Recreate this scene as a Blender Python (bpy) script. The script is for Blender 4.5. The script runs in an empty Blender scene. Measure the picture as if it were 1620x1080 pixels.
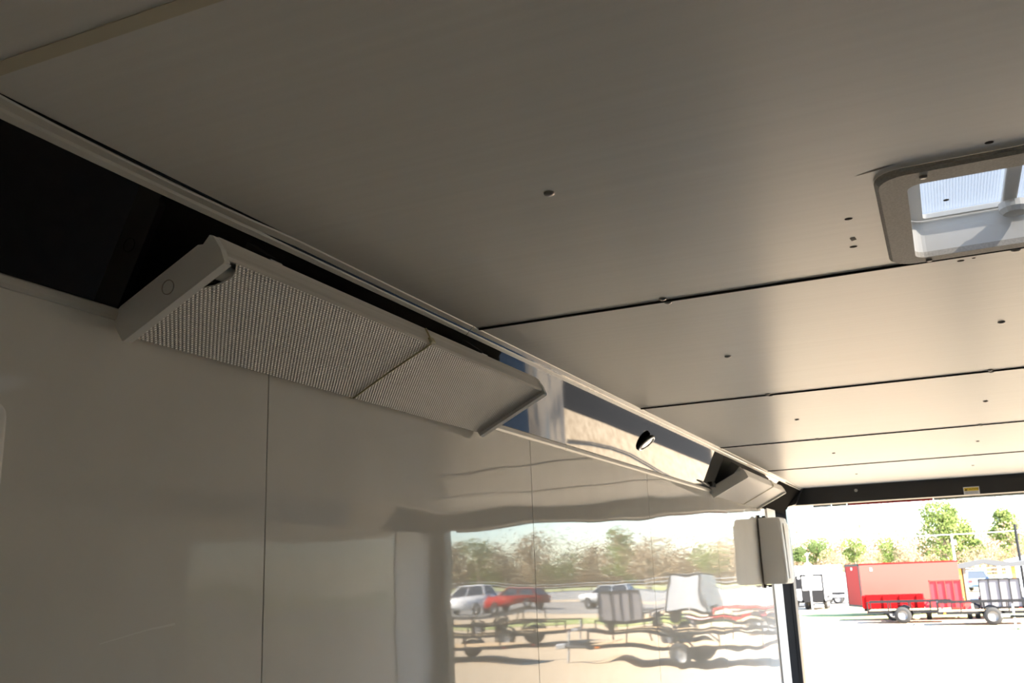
import bpy, bmesh, math, random
from mathutils import Vector, Matrix

random.seed(7)
scene = bpy.context.scene
COL = scene.collection

# ------------------------------------------------------------------ camera
EYE = 1.65                                   # eye height over the trailer floor
F = Vector((-0.38882473, 0.8895006, 0.24000837))
R = Vector((0.91195487, 0.40861999, -0.03698667))
U = Vector((0.13097188, -0.20449547, 0.97006596))
FPX = 1520.6461
cam = bpy.data.cameras.new('camera')
cam.sensor_width = 36.0
cam.lens = FPX / 1620 * 36.0
cam.clip_start = 0.02
cam.clip_end = 2000
cam.dof.use_dof = True
cam.dof.focus_distance = 1.9
cam.dof.aperture_fstop = 13
camo = bpy.data.objects.new('camera', cam)
COL.objects.link(camo)
camo.matrix_world = Matrix((( R.x, U.x, -F.x, 0), (R.y, U.y, -F.y, 0), (R.z, U.z, -F.z, EYE), (0, 0, 0, 1)))
scene.camera = camo

def at_y(px, py, y):
    """point on the ray through a pixel of the 1620x1080 frame, at depth y"""
    d = F + R * ((px - 810) / FPX) - U * ((py - 540) / FPX)
    d = d * (y / d.y)
    return Vector((d.x, d.y, d.z + EYE))

# ------------------------------------------------------------------ light
SUN_EL, SUN_AZ = math.radians(40), math.radians(108)      # azimuth clockwise from +Y: out to the right
world = bpy.data.worlds.new('world')
scene.world = world
world.use_nodes = True
wn = world.node_tree
wn.nodes.clear()
sky = wn.nodes.new('ShaderNodeTexSky')
sky.sky_type = 'NISHITA'
sky.sun_disc = False
sky.sun_elevation = SUN_EL
sky.sun_rotation = SUN_AZ
sky.altitude = 50
sky.air_density = 1.0
sky.dust_density = 0.15
sky.ozone_density = 3.0
bg = wn.nodes.new('ShaderNodeBackground')
bg.inputs['Strength'].default_value = 0.10
wo = wn.nodes.new('ShaderNodeOutputWorld')
wn.links.new(sky.outputs[0], bg.inputs[0])
wn.links.new(bg.outputs[0], wo.inputs[0])

sun = bpy.data.lights.new('sun', 'SUN')
sun.energy = 5.6
sun.color = (1.0, 0.90, 0.76)
sun.angle = math.radians(0.9)
suno = bpy.data.objects.new('sun', sun)
COL.objects.link(suno)
sd = Vector((math.sin(SUN_AZ) * math.cos(SUN_EL), math.cos(SUN_AZ) * math.cos(SUN_EL), math.sin(SUN_EL)))
suno.location = sd * 30
suno.rotation_euler = sd.to_track_quat('Z', 'Y').to_euler()

scene.view_settings.view_transform = 'Standard'
scene.view_settings.look = 'None'
scene.view_settings.gamma = 1
scene.view_settings.use_curve_mapping = False
scene.view_settings.exposure = 3.5
scene.cycles.diffuse_bounces = 9
scene.cycles.max_bounces = 14

# ------------------------------------------------------------------ constants of the trailer
A = 0.9408            # x of the ceiling / cove edge (left)
B = 1.0978            # x of the left wall
HC = 0.571 + EYE      # ceiling height
HB = 0.4111 + EYE     # cove / wall edge height
XR = 1.76             # right wall
XRC = XR - (B - A)    # right ceiling edge
Y0 = -1.45            # front wall
YE = 7.45             # rear frame
YA, YS = 1.9588, 1.3065   # ceiling seams
YW, WS = 1.3955, 1.2192   # wall seams
G = -0.65             # ground outside

# ------------------------------------------------------------------ materials
def nt(mat):
    return mat.node_tree.nodes, mat.node_tree.links

def pmat(name, col, rough=0.5, metal=0.0, spec=0.5, coat=0.0, emis=None):
    m = bpy.data.materials.new(name)
    m.use_nodes = True
    b = m.node_tree.nodes['Principled BSDF']
    b.inputs['Base Color'].default_value = (*col, 1)
    b.inputs['Roughness'].default_value = rough
    b.inputs['Metallic'].default_value = metal
    b.inputs['Specular IOR Level'].default_value = spec
    b.inputs['Coat Weight'].default_value = coat
    if emis:
        b.inputs['Emission Color'].default_value = (*emis[0], 1)
        b.inputs['Emission Strength'].default_value = emis[1]
    return m

def bsdf(m):
    return m.node_tree.nodes['Principled BSDF']

def mapped_noise(m, scale, loc=(0, 0, 0), nscale=1.0, detail=2.0, coord='Object', rough=0.5):
    n, l = nt(m)
    tc = n.new('ShaderNodeTexCoord')
    mp = n.new('ShaderNodeMapping')
    mp.inputs['Scale'].default_value = scale
    mp.inputs['Location'].default_value = loc
    no = n.new('ShaderNodeTexNoise')
    no.inputs['Scale'].default_value = nscale
    no.inputs['Detail'].default_value = detail
    no.inputs['Roughness'].default_value = rough
    l.new(tc.outputs[coord], mp.inputs[0])
    l.new(mp.outputs[0], no.inputs['Vector'])
    return no

def ramp_color(m, fac, stops):
    n, l = nt(m)
    r = n.new('ShaderNodeValToRGB')
    while len(r.color_ramp.elements) < len(stops):
        r.color_ramp.elements.new(0.5)
    for e, (p, c) in zip(r.color_ramp.elements, stops):
        e.position = p
        e.color = (*c, 1)
    l.new(fac, r.inputs[0])
    l.new(r.outputs[0], bsdf(m).inputs['Base Color'])
    return r

def bump(m, height, dist, strength=1.0):
    n, l = nt(m)
    b = n.new('ShaderNodeBump')
    b.inputs['Distance'].default_value = dist
    b.inputs['Strength'].default_value = strength
    l.new(height, b.inputs['Height'])
    l.new(b.outputs[0], bsdf(m).inputs['Normal'])
    return b

M = {}
# glossy white wall sheet with slow waves
m = M['wall'] = pmat('wall_sheet', (0.62, 0.60, 0.57), rough=0.022, spec=0.45)
n_, l_ = nt(m)
w1 = mapped_noise(m, (1, 0.75, 2.6), nscale=1.5, detail=1.0, coord='Object')
w2 = mapped_noise(m, (1, 2.2, 5.0), nscale=1.7, detail=0.0, coord='Object', loc=(3, 1, 7))
ad = n_.new('ShaderNodeMath'); ad.operation = 'MULTIPLY_ADD'
l_.new(w2.outputs['Fac'], ad.inputs[0]); ad.inputs[1].default_value = 0.14
l_.new(w1.outputs['Fac'], ad.inputs[2])
bump(m, ad.outputs[0], 0.0024)
c1 = mapped_noise(m, (1, 3, 3), nscale=1.2, detail=5, loc=(5, 2, 1))
ramp_color(m, c1.outputs['Fac'], [(0.3, (0.755, 0.735, 0.69)), (0.7, (0.825, 0.805, 0.76))])

# satin ceiling sheet with fine cross grain and faint dirt
m = M['ceiling'] = pmat('ceiling_sheet', (0.70, 0.68, 0.64), rough=0.48, spec=0.85, coat=0.42)
bsdf(m).inputs['Coat Roughness'].default_value = 0.27
n_, l_ = nt(m)
bsdf(m).inputs['Anisotropic'].default_value = 0.75       # brushed grain runs across the trailer
tg_ = n_.new('ShaderNodeCombineXYZ'); tg_.inputs[1].default_value = 1.0
l_.new(tg_.outputs[0], bsdf(m).inputs['Tangent'])
c1 = mapped_noise(m, (1.2, 60, 1), nscale=1.0, detail=4)
ramp_color(m, c1.outputs['Fac'], [(0.25, (0.83, 0.805, 0.755)), (0.75, (0.88, 0.855, 0.805))])
c2 = mapped_noise(m, (3, 140, 1), nscale=1.0, detail=3)
bump(m, c2.outputs['Fac'], 0.00006)

# black gloss cove
m = M['cove'] = pmat('cove_black_gloss', (0.004, 0.004, 0.004), rough=0.03, spec=0.42)
w1 = mapped_noise(m, (2.2, 0.8, 2.2), nscale=1.6, detail=0.5)
bump(m, w1.outputs['Fac'], 0.0007)

M['trim'] = pmat('trim_white_metal', (0.62, 0.60, 0.55), rough=0.3, spec=0.5)
M['frame_black'] = pmat('frame_black_paint', (0.008, 0.008, 0.009), rough=0.35)
M['matte_black'] = pmat('matte_black', (0.002, 0.002, 0.002), rough=0.9, spec=0.02)
M['gap'] = pmat('gap_dark', (0.012, 0.011, 0.010), rough=0.9)
M['tape'] = pmat('tape_cream', (0.66, 0.60, 0.46), rough=0.6)
M['jamb'] = pmat('jamb_white', (0.72, 0.72, 0.72), rough=0.5)
m = M['floor'] = pmat('floor_dark_gloss', (0.022, 0.021, 0.020), rough=0.45, spec=0.5)
c1 = mapped_noise(m, (6, 6, 1), nscale=2.0, detail=4)
ramp_color(m, c1.outputs['Fac'], [(0.3, (0.14, 0.113, 0.082)), (0.7, (0.21, 0.17, 0.122))])
m = M['ramp'] = pmat('ramp_metal', (0.10, 0.10, 0.10), rough=0.16, spec=0.35)
c1 = mapped_noise(m, (1, 1, 1), nscale=1.3, detail=1)
bump(m, c1.outputs['Fac'], 0.06)
M['steel'] = pmat('zinc_steel', (0.45, 0.44, 0.42), rough=0.35, metal=1.0)
M['rivet'] = pmat('rivet_steel', (0.32, 0.30, 0.28), rough=0.4, metal=1.0)
M['hole'] = pmat('hole_dark', (0.03, 0.018, 0.012), rough=0.9)
M['cap'] = pmat('cap_enamel', (0.86, 0.85, 0.82), rough=0.45)
m = M['rail'] = pmat('rail_streaked', (0.66, 0.63, 0.58), rough=0.4)
c1 = mapped_noise(m, (90, 1.5, 90), nscale=1.0, detail=4)
ramp_color(m, c1.outputs['Fac'], [(0.3, (0.66, 0.63, 0.58)), (0.7, (0.82, 0.79, 0.74))])
M['pan'] = pmat('pan_enamel', (0.50, 0.52, 0.47), rough=0.4)
M['tube'] = pmat('tube_glass', (0.75, 0.76, 0.74), rough=0.2)
M['strap'] = pmat('strap_yellowed', (0.55, 0.50, 0.30), rough=0.35)
M['black_plastic'] = pmat('black_plastic', (0.015, 0.015, 0.015), rough=0.4)
M['chrome'] = pmat('chrome', (0.75, 0.75, 0.75), rough=0.12, metal=1.0)
M['puck_lens'] = pmat('puck_lens', (0.6, 0.6, 0.6), rough=0.15, metal=0.6)
M['white_plastic'] = pmat('white_plastic', (0.70, 0.69, 0.67), rough=0.5)
M['grille'] = pmat('speaker_grille', (0.80, 0.79, 0.77), rough=0.7)
m = M['vent_ring'] = pmat('vent_ring_plastic', (0.40, 0.38, 0.355), rough=0.6)
c1 = mapped_noise(m, (260, 260, 260), nscale=1.0, detail=2)
ramp_color(m, c1.outputs['Fac'], [(0.3, (0.45, 0.425, 0.39)), (0.7, (0.58, 0.55, 0.51))])
M['vent_well'] = pmat('vent_well_white', (0.78, 0.78, 0.77), rough=0.35)
M['scratch'] = pmat('scratch_pale', (0.85, 0.84, 0.80), rough=0.6)
M['scuff'] = pmat('scuff_grey', (0.30, 0.27, 0.23), rough=0.8)

# ribbed translucent vent lid
m = M['vent_lid'] = bpy.data.materials.new('vent_lid_ribbed')
m.use_nodes = True
n_, l_ = nt(m)
b_ = bsdf(m)
b_.inputs['Base Color'].default_value = (0.62, 0.70, 0.80, 1)
b_.inputs['Roughness'].default_value = 0.25
tr = n_.new('ShaderNodeBsdfTranslucent')
tr.inputs[0].default_value = (0.13, 0.14, 0.15, 1)
mx = n_.new('ShaderNodeMixShader')
wv = n_.new('ShaderNodeTexWave')
wv.inputs['Scale'].default_value = 62
tc = n_.new('ShaderNodeTexCoord')
l_.new(tc.outputs['Object'], wv.inputs['Vector'])
mr = n_.new('ShaderNodeMapRange')
mr.inputs['To Min'].default_value = 0.40
mr.inputs['To Max'].default_value = 0.75
l_.new(wv.outputs['Fac'], mr.inputs['Value'])
l_.new(mr.outputs[0], mx.inputs[0])
l_.new(b_.outputs[0], mx.inputs[1])
l_.new(tr.outputs[0], mx.inputs[2])
tp_ = n_.new('ShaderNodeBsdfTransparent'); mx2 = n_.new('ShaderNodeMixShader'); mx2.inputs[0].default_value = 0.24
l_.new(mx.outputs[0], mx2.inputs[1]); l_.new(tp_.outputs[0], mx2.inputs[2])
l_.new(mx2.outputs[0], n_['Material Output'].inputs['Surface'])

# prismatic lens of the fluorescent fixtures
def prismatic(name):
    m = bpy.data.materials.new(name)
    m.use_nodes = True
    n, l = nt(m)
    b = bsdf(m)
    tc = n.new('ShaderNodeTexCoord')
    sp = n.new('ShaderNodeSeparateXYZ')
    l.new(tc.outputs['Object'], sp.inputs[0])
    def mth(op, a, bv=None):
        q = n.new('ShaderNodeMath'); q.operation = op
        for i, v in enumerate((a, bv)):
            if v is None: continue
            if isinstance(v, (int, float)): q.inputs[i].default_value = v
            else: l.new(v, q.inputs[i])
        return q.outputs[0]
    k = 2 * math.pi / 0.0062
    sx = mth('SINE', mth('MULTIPLY', mth('ADD', sp.outputs[0], sp.outputs[1]), k * 0.7071))
    sy = mth('SINE', mth('MULTIPLY', mth('SUBTRACT', sp.outputs[0], sp.outputs[1]), k * 0.7071))
    h = mth('MULTIPLY', mth('ADD', sx, 1.0), mth('ADD', sy, 1.0))       # 0..4
    h = mth('MULTIPLY', h, 0.25)
    r = n.new('ShaderNodeValToRGB')
    r.color_ramp.elements[0].position = 0.05
    r.color_ramp.elements[0].color = (0.68, 0.65, 0.61, 1)
    r.color_ramp.elements[1].position = 0.75
    r.color_ramp.elements[1].color = (0.97, 0.95, 0.92, 1)
    l.new(h, r.inputs[0])
    l.new(r.outputs[0], b.inputs['Base Color'])
    b.inputs['Roughness'].default_value = 0.35
    b.inputs['Specular IOR Level'].default_value = 0.9
    bp = n.new('ShaderNodeBump')
    bp.inputs['Distance'].default_value = 0.0042
    bp.inputs['Strength'].default_value = 0.8
    l.new(h, bp.inputs['Height'])
    l.new(bp.outputs[0], b.inputs['Normal'])
    return m
M['lens'] = prismatic('prismatic_lens')

# outdoors
m = M['gravel'] = pmat('gravel_tan', (0.40, 0.33, 0.25), rough=0.95, spec=0.1)
c1 = mapped_noise(m, (1, 1, 1), nscale=9.0, detail=8, rough=0.75)
ramp_color(m, c1.outputs['Fac'], [(0.32, (0.26, 0.20, 0.13)), (0.52, (0.41, 0.33, 0.23)), (0.68, (0.52, 0.43, 0.31))])
M['asphalt'] = pmat('asphalt', (0.12, 0.115, 0.11), rough=0.9, spec=0.2)  # near-black tone of the added strip that the cove mirrors
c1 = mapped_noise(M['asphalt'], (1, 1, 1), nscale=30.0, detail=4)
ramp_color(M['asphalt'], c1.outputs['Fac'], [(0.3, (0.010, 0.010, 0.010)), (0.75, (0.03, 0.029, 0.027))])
M['road'] = pmat('road_pale', (0.20, 0.19, 0.175), rough=0.9, spec=0.2)
m = M['grass'] = pmat('grass_patchy', (0.20, 0.24, 0.08), rough=0.95, spec=0.1)
c1 = mapped_noise(m, (1, 1, 1), nscale=0.8, detail=6)
ramp_color(m, c1.outputs['Fac'], [(0.35, (0.16, 0.22, 0.06)), (0.65, (0.38, 0.36, 0.18))])
M['red_paint'] = pmat('red_paint', (0.62, 0.032, 0.024), rough=0.3, spec=0.5)
M['red_door'] = pmat('red_door_paint', (0.24, 0.002, 0.003), rough=0.6, spec=0.1)
M['white_paint'] = pmat('white_paint', (0.75, 0.75, 0.75), rough=0.3)
M['grey_paint'] = pmat('grey_paint', (0.38, 0.39, 0.40), rough=0.4)
M['black_paint'] = pmat('black_paint', (0.010, 0.010, 0.011), rough=0.6, spec=0.25)
M['blue_paint'] = pmat('blue_paint', (0.22, 0.31, 0.42), rough=0.25, coat=0.5)
M['glass'] = pmat('car_glass', (0.03, 0.035, 0.04), rough=0.05, spec=0.8)
M['tyre'] = pmat('tyre_rubber', (0.02, 0.02, 0.02), rough=0.85)
M['rim'] = pmat('wheel_rim', (0.16, 0.16, 0.16), rough=0.5, metal=0.3)
M['wood'] = pmat('deck_wood', (0.46, 0.32, 0.17), rough=0.8)
M['mesh_grey'] = pmat('expanded_metal_grey', (0.17, 0.16, 0.165), rough=0.7)
M['mesh_red'] = pmat('expanded_metal_red', (0.45, 0.02, 0.03), rough=0.6)
M['amber'] = pmat('amber_marker', (0.8, 0.22, 0.02), rough=0.3)
M['red_lamp'] = pmat('red_lamp', (0.6, 0.02, 0.02), rough=0.2)
M['yellow'] = pmat('sign_yellow', (0.80, 0.58, 0.06), rough=0.5)
M['orange'] = pmat('orange_post', (0.80, 0.28, 0.05), rough=0.6)
M['galv'] = pmat('galvanised', (0.42, 0.43, 0.44), rough=0.45, metal=0.5)
M['roof_grey'] = pmat('roof_grey', (0.085, 0.088, 0.092), rough=0.7, spec=0.2)
M['bark'] = pmat('bark', (0.20, 0.15, 0.11), rough=0.9)
M['sticker_yellow'] = pmat('sticker_yellow', (0.75, 0.52, 0.03), rough=0.4)
M['sticker_white'] = pmat('sticker_white', (0.75, 0.75, 0.75), rough=0.4)
M['ink'] = pmat('ink_black', (0.01, 0.01, 0.01), rough=0.6)
M['ink_grey'] = pmat('ink_grey', (0.25, 0.25, 0.25), rough=0.6)

def leafy(name, c0, c1, trans=0.45):
    m = bpy.data.materials.new(name)
    m.use_nodes = True
    n, l = nt(m)
    n.remove(bsdf(m))
    oi = n.new('ShaderNodeTexCoord')
    no = n.new('ShaderNodeTexNoise')
    no.inputs['Scale'].default_value = 0.7
    no.inputs['Detail'].default_value = 4
    l.new(oi.outputs['Object'], no.inputs['Vector'])
    r = n.new('ShaderNodeValToRGB')
    r.color_ramp.elements[0].position = 0.35; r.color_ramp.elements[0].color = (*c0, 1)
    r.color_ramp.elements[1].position = 0.65; r.color_ramp.elements[1].color = (*c1, 1)
    l.new(no.outputs['Fac'], r.inputs[0])
    d = n.new('ShaderNodeBsdfDiffuse'); t = n.new('ShaderNodeBsdfTranslucent'); x = n.new('ShaderNodeMixShader')
    x.inputs[0].default_value = trans
    l.new(r.outputs[0], d.inputs[0]); l.new(r.outputs[0], t.inputs[0])
    l.new(d.outputs[0], x.inputs[1]); l.new(t.outputs[0], x.inputs[2])
    l.new(x.outputs[0], n['Material Output'].inputs['Surface'])
    return m
M['pine'] = leafy('pine_needles', (0.085, 0.125, 0.035), (0.19, 0.225, 0.08))
M['leaf_dark'] = leafy('dark_leaves', (0.06, 0.095, 0.035), (0.13, 0.165, 0.065))
M['twig'] = leafy('bare_twigs', (0.17, 0.122, 0.082), (0.28, 0.215, 0.145), 0.25)
M['twig_dark'] = leafy('bare_twigs_dark', (0.12, 0.085, 0.055), (0.21, 0.155, 0.10), 0.25)

# ------------------------------------------------------------------ mesh helpers
def mesh_from(name, bm, mat, smooth=False):
    me = bpy.data.meshes.new(name)
    bmesh.ops.recalc_face_normals(bm, faces=bm.faces)
    if smooth:
        for f in bm.faces: f.smooth = True
    bm.to_mesh(me)
    bm.free()
    if mat is not None:
        me.materials.append(M[mat] if isinstance(mat, str) else mat)
    return me

def link(name, me, parent=None, loc=(0, 0, 0), rot=(0, 0, 0)):
    o = bpy.data.objects.new(name, me)
    COL.objects.link(o)
    o.location = loc
    o.rotation_euler = rot
    if parent is not None: o.parent = parent
    return o

def obj(name, bm, mat, parent=None, smooth=False, loc=(0, 0, 0), rot=(0, 0, 0)):
    return link(name, mesh_from(name, bm, mat, smooth), parent, loc, rot)

def tag(o, label, cat, group=None, kind=None):
    o['label'] = label
    o['category'] = cat
    if group: o['group'] = group
    if kind: o['kind'] = kind
    return o

def empty(name, loc=(0, 0, 0), rotz=0.0, parent=None):
    o = bpy.data.objects.new(name, None)
    COL.objects.link(o)
    o.location = loc
    o.rotation_euler = (0, 0, rotz)
    o.empty_display_size = 0.1
    if parent is not None: o.parent = parent
    return o

def copy_tree(o, parent=None):
    c = o.copy()
    COL.objects.link(c)
    c.parent = parent
    for ch in list(o.children):
        copy_tree(ch, c)
    return c

def bx(bm, x0, x1, y0, y1, z0, z1, bevel=0.0, seg=2):
    vs = [bm.verts.new(p) for p in ((x0, y0, z0), (x1, y0, z0), (x1, y1, z0), (x0, y1, z0),
                                    (x0, y0, z1), (x1, y0, z1), (x1, y1, z1), (x0, y1, z1))]
    fs = [bm.faces.new([vs[i] for i in q]) for q in ((0, 3, 2, 1), (4, 5, 6, 7), (0, 1, 5, 4), (1, 2, 6, 5), (2, 3, 7, 6), (3, 0, 4, 7))]
    if bevel > 0:
        es = list({e for f in fs for e in f.edges})
        bmesh.ops.bevel(bm, geom=es, offset=bevel, segments=seg, affect='EDGES', profile=0.5)
    return bm

def box(x0, x1, y0, y1, z0, z1, bevel=0.0, seg=2):
    return bx(bmesh.new(), x0, x1, y0, y1, z0, z1, bevel, seg)

def prism_y(bm, prof, y0, y1, closed=True):
    """extrude an (x, z) polygon along y"""
    a = [bm.verts.new((x, y0, z)) for x, z in prof]
    b = [bm.verts.new((x, y1, z)) for x, z in prof]
    n = len(prof)
    for i in range(n if closed else n - 1):
        j = (i + 1) % n
        bm.faces.new((a[i], a[j], b[j], b[i]))
    if closed:
        bm.faces.new(a[::-1]); bm.faces.new(b)
    return bm

def prism_z(bm, poly, z0, z1):
    a = [bm.verts.new((x, y, z0)) for x, y in poly]
    b = [bm.verts.new((x, y, z1)) for x, y in poly]
    n = len(poly)
    for i in range(n):
        j = (i + 1) % n
        bm.faces.new((a[i], a[j], b[j], b[i]))
    bm.faces.new(a[::-1]); bm.faces.new(b)
    return bm

def tube(bm, pts, r, seg=8, cap=True, r1=None):
    pts = [Vector(p) for p in pts]
    rings = []
    up = None
    for i, p in enumerate(pts):
        d = (pts[min(i + 1, len(pts) - 1)] - pts[max(i - 1, 0)]).normalized()
        if up is None or abs(up.dot(d)) > 0.95:
            up = Vector((0, 0, 1)) if abs(d.z) < 0.9 else Vector((1, 0, 0))
        u = d.cross(up).normalized()
        v = u.cross(d).normalized()
        rr = r if r1 is None else r + (r1 - r) * i / (len(pts) - 1)
        rings.append([bm.verts.new(p + (u * math.cos(t) + v * math.sin(t)) * rr) for t in [2 * math.pi * k / seg for k in range(seg)]])
    for q, s in zip(rings, rings[1:]):
        for k in range(seg):
            bm.faces.new((q[k], q[(k + 1) % seg], s[(k + 1) % seg], s[k]))
    if cap:
        bm.faces.new(rings[0][::-1]); bm.faces.new(rings[-1])
    return bm

def lathe(bm, prof, seg=20, mat=None):
    """(r, z) profile about z"""
    mat = mat or Matrix()
    rings = []
    for r, z in prof:
        if r < 1e-6:
            rings.append([bm.verts.new(mat @ Vector((0, 0, z)))])
        else:
            rings.append([bm.verts.new(mat @ Vector((r * math.cos(t), r * math.sin(t), z))) for t in [2 * math.pi * k / seg for k in range(seg)]])
    for q, s in zip(rings, rings[1:]):
        for k in range(seg):
            k2 = (k + 1) % seg
            vs = []
            for v in ((q[k], q[k2]) if len(q) > 1 else (q[0],)): vs.append(v)
            for v in ((s[k2], s[k]) if len(s) > 1 else (s[0],)): vs.append(v)
            if len(vs) > 2: bm.faces.new(vs)
    return bm

def rrect(x0, x1, y0, y1, r, n=5):
    pts = []
    for cx, cy, a0 in ((x1 - r, y0 + r, -90), (x1 - r, y1 - r, 0), (x0 + r, y1 - r, 90), (x0 + r, y0 + r, 180)):
        for k in range(n + 1):
            t = math.radians(a0 + 90 * k / n)
            pts.append((cx + r * math.cos(t), cy + r * math.sin(t)))
    return pts

# ------------------------------------------------------------------ STRUCTURE
# floor
o = obj('floor', box(-B, XR, Y0, YE + 0.1, -0.06, 0.0), 'floor')
tag(o, 'dark glossy trailer floor', 'floor', kind='structure')

# ceiling
VX0, VX1, VY0, VY1 = 0.010, 0.420, 1.505, 1.900      # roof vent opening
ceil = tag(empty('ceiling', (0, 0, HC)), 'off-white sheet ceiling of the trailer with dark cross seams', 'ceiling', kind='structure')
def holed_plate(bm, x0, x1, y0, y1, z0, z1, hx0, hx1, hy0, hy1):
    bx(bm, x0, hx0, y0, y1, z0, z1); bx(bm, hx1, x1, y0, y1, z0, z1)
    bx(bm, hx0, hx1, y0, hy0, z0, z1); bx(bm, hx0, hx1, hy1, y1, z0, z1)
    return bm
seams = [Y0] + [YA + k * YS for k in range(-2, 4)] + [YE]
riv_me = mesh_from('rivet', lathe(bmesh.new(), [(0.0088, 0), (0.0085, -0.0022), (0.005, -0.0042), (0, -0.0048)], 10), 'rivet', True)
RX = [-0.490, 0.185, 0.860, 1.480]
for k, (y0, y1) in enumerate(zip(seams, seams[1:])):
    g = 0.0026
    bm = bmesh.new()
    if y0 < VY0 < y1:
        holed_plate(bm, -A - 0.004, XRC, y0 + g, y1 - g, 0, 0.004, VX0 - 0.02, VX1 + 0.02, VY0 - 0.02, VY1 + 0.02)
    else:
        bx(bm, -A - 0.004, XRC, y0 + g, y1 - g, 0, 0.004)
    pn = obj('panel', bm, 'ceiling', ceil)
    for x in RX:
        if y0 > 0:
            link('rivet', riv_me, pn, (x, y0 + 0.016, 0))
            link('rivet', riv_me, pn, (x - 0.004, y1 - 0.016, 0))
            yy = y0 + 0.632
            if not (VX0 - .06 < x < VX1 + .06 and VY0 - .06 < yy < VY1 + .06):
                link('rivet', riv_me, pn, (x, yy, 0))
hole_me = mesh_from('screw_hole', lathe(bmesh.new(), [(0.0052, 0), (0.0052, -0.0006), (0, -0.0006)], 8), 'hole')
for x, y, s in ((-0.086, 1.638, 1), (-0.092, 1.796, 1), (0.123, 1.419, .9), (0.09, 1.995, 1), (0.113, 1.99, .5)):
    h = link('screw_hole', hole_me, ceil, (x, y, 0))
    h.scale = (s * 1.3, s, 1)
# scuffs beside the vent
bm = bmesh.new()
for pts in (((-0.061, 1.452), (-0.030, 1.438), (0.0, 1.431), (-0.028, 1.444)), ((-0.094, 1.742), (-0.085, 1.738), (-0.083, 1.756), (-0.092, 1.762))):
    bm.faces.new([bm.verts.new((x, y, -0.0004)) for x, y in pts])
obj('scuff_mark', bm, 'scuff', ceil)
# roof deck over the sheets (seen dark through the seams)
bm = bmesh.new()
holed_plate(bm, -B - 0.03, XR + 0.03, Y0 - 0.05, YE + 0.12, 0.035, 0.05, VX0 - 0.02, VX1 + 0.02, VY0 - 0.02, VY1 + 0.02)
obj('roof_deck', bm, 'gap', ceil)
bm = bmesh.new()
for y in seams[1:-1]:
    bx(bm, -A, XRC, y - 0.02, y + 0.02, 0.0055, 0.03)
obj('roof_rib', bm, 'gap', ceil)
for y in [q for q in seams[1:-1] if q > 1]:
    obj('seam_gasket', box(-A + 0.002, XRC, y - 0.0026, y + 0.0026, -0.0042, 0.005), 'gap', ceil)
# cream tape over the seam nearest the camera
obj('seam_tape', box(-A + 0.004, XRC, YA - YS - 0.0085, YA - YS + 0.0125, -0.0012, -0.0002), 'tape', ceil)

# left wall of sheets
wl = tag(empty('wall_left', (-B, 0, 0)), 'glossy white sheet wall with upright dark seams', 'wall', kind='structure')
ys = [Y0] + [YW + k * WS for k in range(-2, 5)] + [6.95]
obj('backing', box(-0.035, -0.008, Y0, 6.95, 0, HB + 0.1), 'gap', wl)
for y0, y1 in zip(ys, ys[1:]):
    pn = obj('panel', box(-0.004, 0, y0 + 0.0016, y1 - 0.0016, 0, HB), 'wall', wl)
    if y0 < 1.2 < y1:
        link('screw_hole', hole_me, pn, (0.0, 1.244, 0.167 + EYE), (0, math.radians(90), 0))
        bm = bmesh.new()
        for (ya, za), (yb, zb), t in (((1.04, -0.066), (1.13, -0.052), 0.0007), ((1.13, -0.052), (1.185, -0.047), 0.0012)):
            bm.faces.new([bm.verts.new((0.0005, y, z + EYE)) for y, z in ((ya, za - t), (yb, zb - t * 1.4), (yb, zb + t * 1.4), (ya, za + t))])
        obj('scratch', bm, 'scratch', pn)
# right and front walls
wr = tag(empty('wall_right', (XR, 0, 0)), 'glossy white sheet wall opposite, seen in reflections', 'wall', kind='structure')
obj('backing', box(0.008, 0.035, Y0, 6.95, 0, HB + 0.1), 'gap', wr)
for y0, y1 in zip(ys, ys[1:]):
    obj('panel', box(0, 0.004, y0 + 0.0016, y1 - 0.0016, 0, HB), 'wall', wr)
o = obj('wall_front', box(-B - 0.03, XR + 0.03, Y0 - 0.05, Y0, 0, HC + 0.03), 'wall')
tag(o, 'white front wall behind the camera', 'wall', kind='structure')

# coves
def cove(name, sx, x_edge, label):
    # slightly hollow sheet between the wall top and the ceiling edge
    bm = bmesh.new()
    rows = []
    n = 1
    x0, x1 = -B, -A
    for i in range(n + 1):
        t = i / n
        bow = 0.0010 * math.sin(math.pi * t)
        x = x0 + (x1 - x0) * t - bow * 0.7071
        z = HB + (HC - HB) * t + bow * 0.7071
        rows.append((x * sx + x_edge, z))
    back = [(x - 0.006 * sx, z + 0.006) for x, z in rows[::-1]]
    prism_y(bm, rows + back, Y0, 7.40)
    o = obj(name, bm, 'cove')
    tag(o, label, 'cove panel', kind='structure')
    return o
cv = cove('wall_cove_left', 1, 0, 'black mirror-gloss sloped panel between the left wall and the ceiling')
cove('wall_cove_right', -1, XR - B, 'black gloss sloped panel between the right wall and the ceiling')

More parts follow.
